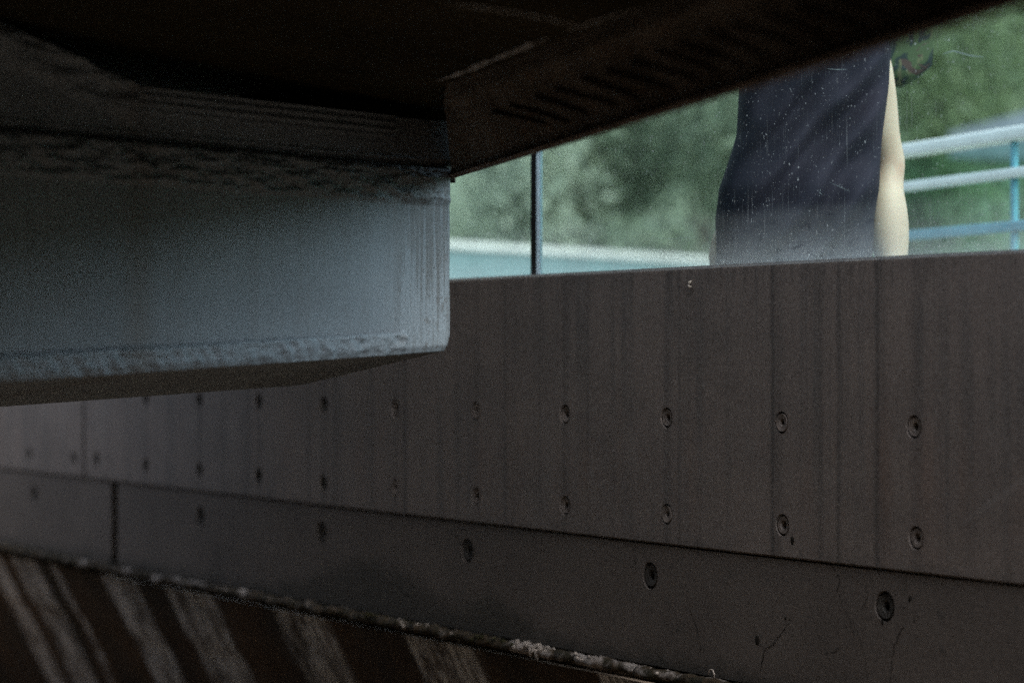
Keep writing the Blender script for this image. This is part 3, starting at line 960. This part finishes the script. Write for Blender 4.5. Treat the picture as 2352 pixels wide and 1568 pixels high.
# pale parapet of the next walkway section
pa, pb = P(1050, HOR, 13.9), P(1650, HOR, 16.3)
pdir = (pb - pa).normalized()
par = empty('parapet', (pa.x, pa.y, 0), math.atan2(pdir.y, pdir.x))
tag(par, 'pale teal parapet with white coping beyond the left glass panel', 'parapet')
bm = bmesh.new(); box(bm, -1.0, 3.6, -.05, .05, CAMZ + .563, CAMZ + .603); bevel(bm, .010); obj('coping', bm, plain('weathered_white', (.52, .52, .50), .7, .3, .1, 6), par)
M_TEALW = plain('teal_panel', (0.105, 0.18, 0.19), .5, .4, .12, 3)
bm = bmesh.new(); box(bm, -1.0, 3.6, -.03, .03, .2, CAMZ + .563); obj('panel', bm, M_TEALW, par)

# a grey kerb wall on the hill, just above the handrail at the right
bm = bmesh.new()
p0, p1 = P(2180, 304, 17), P(2600, 190, 13.5)
prism(bm, [p0, p1, p1 - Vector((0, 0, .42)), p0 - Vector((0, 0, .16))], (.2, .5, 0))
kw = obj('kerb_wall', bm, plain('grey_stone', (.33, .34, .36), .9, .2, .15, 3)); tag(kw, 'sloping grey stone kerb wall on the grass above the white handrail', 'kerb wall')

# ------------------------------------------------------------------ bushes on the hillside
def leaf_mat(name, a, b):
    m = Mat(name, .6, .3)
    inf = m.nt.nodes.new('ShaderNodeNewGeometry')
    m.color(m.mix(inf.outputs['Random Per Island'], a, b))
    tl = m.nt.nodes.new('ShaderNodeBsdfTranslucent'); tl.inputs[0].default_value = (*[min(1, c * 1.6) for c in b], 1)
    mx = m.nt.nodes.new('ShaderNodeMixShader'); mx.inputs[0].default_value = .3
    out = m.nt.nodes['Material Output']
    m.nt.links.new(m.b.outputs[0], mx.inputs[1]); m.nt.links.new(tl.outputs[0], mx.inputs[2]); m.nt.links.new(mx.outputs[0], out.inputs[0])
    return m.m
LM = [leaf_mat('dark_leaves', (.095, .135, .088), (.205, .245, .17)), leaf_mat('mid_leaves', (.065, .105, .05), (.14, .185, .09)),
      leaf_mat('pale_leaves', (.18, .22, .16), (.36, .40, .32))]
M_BARK = plain('bark', (.09, .07, .05), .9, .1, .3, 10)
def leaves(bm, c, r, n, sz_):
    for _ in range(n):
        d = Vector((random.gauss(0, 1), random.gauss(0, 1), random.gauss(0, 1))).normalized() * (random.random() ** .45)
        p = Vector(c) + Vector((d.x * r[0], d.y * r[1], d.z * r[2]))
        a = Vector((random.gauss(0, 1), random.gauss(0, 1), random.gauss(0, 1))).normalized()
        b = a.cross(Vector((random.gauss(0, 1), random.gauss(0, 1), random.gauss(0, 1)))).normalized()
        s = sz_ * random.uniform(.6, 1.3)
        bm.faces.new([bm.verts.new(p + a * s), bm.verts.new(p + b * s * .5), bm.verts.new(p - a * s), bm.verts.new(p - b * s * .5)])
bush_spec = [
    # px, Y, width, height, leaf material, label
    (1150, 19, 1.0, 2.2, 2, 'pale grey green shrub seen through the glass beside the pier'),
    (1345, 19.5, .75, 2.4, 0, 'dark green bush just right of the upright glass seal'),
    (1430, 20.5, .6, 2.1, 2, 'pale silvery shrub between dark bushes behind the glass'),
    (1530, 18.2, .55, 1.3, 0, 'small dark green bush low behind the glass, left of the person'),
    (1610, 21, .8, 1.9, 1, 'mid green tall bush close to the left edge of the shirt'),
    (1760, 19, 1.0, 2.6, 0, 'dark bush hidden mostly behind the person in dark shirt'),
    (2140, 18.5, .7, 3.0, 1, 'mid green bush behind the patterned bag'),
    (2290, 19.5, .9, 3.4, 1, 'yellowish green bush at the far right above the handrail'),
    (2230, 17.5, .5, .9, 0, 'low dark green bush behind the railing infill'),
]
for px, Y, wd, ht, li, lab in bush_spec:
    X = (px - 1176) / F * Y
    zb = hill_h(X, Y) - .1
    b = empty('bush', (X, Y, zb))
    tag(b, lab, 'bush', 'bushes on the slope behind the glass')
    bm = bmesh.new()
    for _ in range(9):
        c = (random.uniform(-.6, .6) * wd, random.uniform(-.5, .5) * wd, ht * random.uniform(.3, .85))
        k = random.uniform(.3, .55)
        leaves(bm, c, (wd * k, wd * k, ht * k * .55), 650, .042)
    obj('foliage', bm, LM[li], b)
    bm = bmesh.new()
    for _ in range(4):
        e = Vector((random.uniform(-.4, .4) * wd, random.uniform(-.4, .4) * wd, ht * .45))
        tube(bm, [(0, 0, 0), e * .5 + Vector((0, 0, .1)), e], [.02, .012, .006], 6)
    obj('stem', bm, M_BARK, b)

# ------------------------------------------------------------------ the person
PX, PY = (1850 - 1176) / F * 6.1, 6.1
person = empty('person', (PX, PY, Z_WALK), R(8))
tag(person, 'person in dark navy sleeveless top with one bare arm, behind the glass', 'person')
skm = Mat('skin', .55, .35)
skm.color(skm.mix(skm.ramp(skm.noise((9, 9, 9), 4), .3, .7), (.36, .275, .20), (.43, .345, .262)))
skc = skm.mix(skm.ramp(skm.noise((9, 9, 9), 4), .3, .7), (.36, .275, .20), (.43, .345, .262))
skc = skm.mix(skm.mul(skm.mul(skm.band(skm.z, 1.005, .035), skm.ramp(skm.noise((22, 22, 22), 3), .3, .6)), .55), skc, (.34, .205, .145))
skm.color(skc)
skm.b.inputs['Subsurface Weight'].default_value = .12
skm.b.inputs['Subsurface Radius'].default_value = (.02, .008, .004)
sk = []        # (pos, radius, parent)
def node(p, r, par):
    sk.append((Vector(p), r, par)); return len(sk) - 1
pel = node((-.02, 0, .90), (.11, .055), None)
wai = node((-.005, 0, 1.05), (.095, .05), pel)
che = node((.015, .01, 1.24), (.10, .052), wai)
shm = node((.015, .015, 1.345), (.10, .075), che)
nk = node((.015, .01, 1.42), (.05, .05), shm)
hb = node((.015, -.005, 1.50), (.062, .07), nk)
hm_ = node((.015, -.005, 1.58), (.075, .09), hb)
ht_ = node((.015, .0, 1.655), (.06, .07), hm_)
def arm(side, pts, curl):
    par = shm
    for p, r in pts: par = node(p, (r, r), par)
    wr = Vector(pts[-1][0]); up = Vector(pts[-2][0])
    dirn = (wr - up).normalized()
    fw = Vector((0, -1, 0)); lat = dirn.cross(fw).normalized()
    palm = node(wr + dirn * .045, (.034, .018), par)
    knu = node(wr + dirn * .085, (.038, .016), palm)
    for k, (o, ln) in enumerate(((-.028, .068), (-.009, .078), (.010, .072), (.028, .056))):
        a = node(wr + dirn * .10 + fw * o, (.0085, .0085), knu)
        b = node(wr + dirn * (.10 + ln * .5) + fw * o + lat * side * .008 * curl, (.0078, .0078), a)
        node(wr + dirn * (.10 + ln * .92) + fw * o + lat * side * .026 * curl, (.0066, .0066), b)
    a = node(wr + dirn * .045 + fw * .045, (.011, .011), palm)
    b = node(wr + dirn * .080 + fw * .060, (.0095, .0095), a)
    node(wr + dirn * .105 + fw * .062, (.008, .008), b)
arm(1, [((.120, .02, 1.355), .060), ((.172, .03, 1.27), .050), ((.196, .035, 1.14), .044), ((.206, .035, 1.065), .037), ((.223, .042, 1.018), .0405), ((.208, .030, .965), .038), ((.203, .005, .91), .051), ((.201, -.02, .82), .052), ((.202, -.045, .745), .030)], 1)
arm(-1, [((-.09, .03, 1.355), .055), ((-.100, .09, 1.27), .040), ((-.088, .155, 1.14), .037), ((-.092, .175, 1.04), .034), ((-.104, .178, .985), .031), ((-.132, .180, .925), .022)], 1)
for sd in (-1, 1):
    h = node((sd * .070 - .02, 0, .82), (.068, .060), pel)
    t = node((sd * .082, -.01 * sd, .66), (.068, .068), h)
    k = node((sd * .09, -.03 * sd, .47), (.052, .055), t)
    c = node((sd * .09, .0, .33), (.05, .055), k)
    a = node((sd * .09, .03 * sd + .02, .09), (.034, .036), c)
    f1 = node((sd * .095, -.06 + .03 * sd, .045), (.036, .03), a)
    node((sd * .10, -.14 + .03 * sd, .03), (.03, .02), f1)
me = bpy.data.meshes.new('body')
me.from_pydata([p for p, r, q in sk], [(q, i) for i, (p, r, q) in enumerate(sk) if q is not None], [])
body = bpy.data.objects.new('body', me); link(body, person)
md = body.modifiers.new('skin', 'SKIN'); md.use_smooth_shade = True; md.branch_smoothing = .4
for i, (p, r, q) in enumerate(sk): me.skin_vertices[0].data[i].radius = r
me.skin_vertices[0].data[0].use_root = True
ss = body.modifiers.new('sub', 'SUBSURF'); ss.levels = 2; ss.render_levels = 2
me.materials.append(skm.m)
bpy.context.view_layer.update()
new = bpy.data.meshes.new_from_object(body.evaluated_get(bpy.context.evaluated_depsgraph_get()))
body.modifiers.clear(); body.data = new
if not new.materials: new.materials.append(skm.m)
for p in new.polygons: p.use_smooth = True
# face: nose, ears, eyes and mouth
bm = bmesh.new()
lump(bm, (.015, -.098, 1.565), .016, (.7, 1, 1.3))
obj('nose', bm, skm.m, person, True)
for ex in (-.062, .092):
    bm = bmesh.new(); lump(bm, (ex, .005, 1.565), .028, (.35, .7, 1)); obj('ear', bm, skm.m, person, True)
for ex in (-.017, .047):
    bm = bmesh.new(); lump(bm, (ex, -.078, 1.59), .012, (1, .7, .7)); obj('eye', bm, M_DARK, person, True)
bm = bmesh.new(); lump(bm, (.015, -.084, 1.525), .020, (1, .4, .3)); obj('mouth', bm, plain('lips', (.35, .14, .12)), person, True)
bm = bmesh.new()
gh = bmesh.ops.create_icosphere(bm, subdivisions=4, radius=.105, matrix=Matrix.Translation((.015, .018, 1.60)))
for v in bm.verts:
    v.co.z = 1.60 + (v.co.z - 1.60) * 1.02
    if v.co.y < -.045 and v.co.z < 1.64: v.co.y = -.045
    v.co += Vector((1, 1, 0)) * .004 * noise.noise(v.co * 60)
obj('hair', bm, plain('dark_hair', (.02, .015, .012), .5, .4), person, True)

# the loose top: rings fitted to the outline seen through the glass, with slanting folds
cl = Mat('navy_cloth', .85, .15)
cn = cl.noise((220, 220, 220), 2)
cb = cl.noise((5, 5, 5), 3)
cl.color(cl.mix(cl.ramp(cb, .35, .65), (.0072, .0078, .0150), (.0150, .0130, .0220)))
cl.normal(cl.bump(cn, .2, .002))
prof = [(.66, -.030, .188, .135), (.74, -.030, .186, .132), (.80, -.027, .1835, .130), (.88, -.026, .187, .130), (.95, -.016, .189, .126), (1.01, -.004, .180, .120), (1.08, .010, .172, .118),
        (1.20, .021, .1765, .125), (1.28, .024, .178, .122), (1.34, .02, .165, .108), (1.385, .016, .12, .085), (1.41, .015, .075, .065)]
def interp(z):
    for a, b in zip(prof, prof[1:]):
        if a[0] <= z <= b[0]:
            t = (z - a[0]) / (b[0] - a[0]); t = t * t * (3 - 2 * t) if False else t
            return [a[k] + (b[k] - a[k]) * t for k in (1, 2, 3)]
    return prof[-1][1:]
bm = bmesh.new(); NR, NA = 110, 120
rings = []
for i in range(NR + 1):
    z = .66 + (1.41 - .66) * i / NR
    cx, hw, hd = interp(z)
    ring = []
    for k in range(NA):
        t = 2 * math.pi * k / NA
        cs, sn = math.cos(t), math.sin(t)
        e = .78
        x = hw * math.copysign(abs(cs) ** e, cs); y = hd * math.copysign(abs(sn) ** e, sn)
        fold = .024 * math.sin((x * .75 - z * .62) * 62 + 2.2 * noise.noise(Vector((x * 6, z * 5, y * 4)))) + .016 * noise.noise(Vector((x * 9 + z * 5, z * 7 - x * 6, y * 7)))
        fold *= max(0, 1 - abs(cs) ** 4) * min(1, (1.40 - z) / .1)
        ring.append(bm.verts.new((cx + x, y * (1 + fold / .12), z)))
    rings.append(ring)
for a, b in zip(rings, rings[1:]):
    for k in range(NA): bm.faces.new((a[k], a[(k + 1) % NA], b[(k + 1) % NA], b[k]))
obj('top', bm, cl.m, person, True)
# trousers
bm = bmesh.new()
for sd in (-1, 1):
    tube(bm, [(sd * .068 - .02, 0, .82), (sd * .080 - .01, 0, .70), (sd * .092, -.012 * sd, .5), (sd * .092, .004, .32), (sd * .092, .03 * sd + .02, .07)], [.072, .082, .078, .072, .062], 20)
obj('trousers', bm, plain('grey_trousers', (.06, .06, .07), .9, .1), person, True)
for sd in (-1, 1):
    bm = bmesh.new()
    lump(bm, (sd * .10, -.04 + .03 * sd, .045), .055, (.85, 2.2, .75), sd)
    obj('shoe', bm, M_DARK, person, True)

# patterned shoulder bag hanging behind the arm
bgm = Mat('patterned_cloth', .8, .2)
v1 = bgm.noise((16, 16, 9), 3, .6, dist=.8); v2 = bgm.noise((20, 20, 11), 3, .6, dist=.8, off=5); v3 = bgm.noise((13, 13, 24), 3, .6, dist=1, off=9)
c = bgm.mix(bgm.ramp(v1, .47, .51), (.014, .024, .024), (.040, .062, .030))
c = bgm.mix(bgm.ramp(v2, .57, .60), c, (.085, .09, .05))
c = bgm.mix(bgm.ramp(v3, .62, .65), c, (.050, .034, .030))
bgm.color(c)
bag = empty('shoulder_bag', P(2085, 130, 6.42), R(8))
tag(bag, 'green and dark patterned shoulder bag hanging behind the bare arm', 'bag')
bm = bmesh.new()
gb = bmesh.ops.create_cube(bm, size=1.0)
bmesh.ops.subdivide_edges(bm, edges=list(bm.edges), cuts=7, use_grid_fill=True)
for v in bm.verts:
    c_ = v.co.copy()
    r_ = Vector((c_.x, c_.y, c_.z)); m2 = max(abs(r_.x), abs(r_.y), abs(r_.z)); sph = r_.normalized() * m2
    r_ = r_.lerp(sph, .38)
    x, y, z = r_.x * .155, r_.y * .11, r_.z * .30
    x += .012 * noise.noise(Vector((y * 20, z * 12, 1)))
    if z < -.02 and x > 0: z += x * .45
    v.co = (x - .015, y, z + .072)
obj('pouch', bm, bgm.m, bag, True)
bm = bmesh.new(); tube(bm, [(-.03, 0, .20), (-.04, -.02, .30), (-.08, -.06, .335), (-.12, -.16, .27)], .011, 8); obj('strap', bm, M_DARK, bag, True)
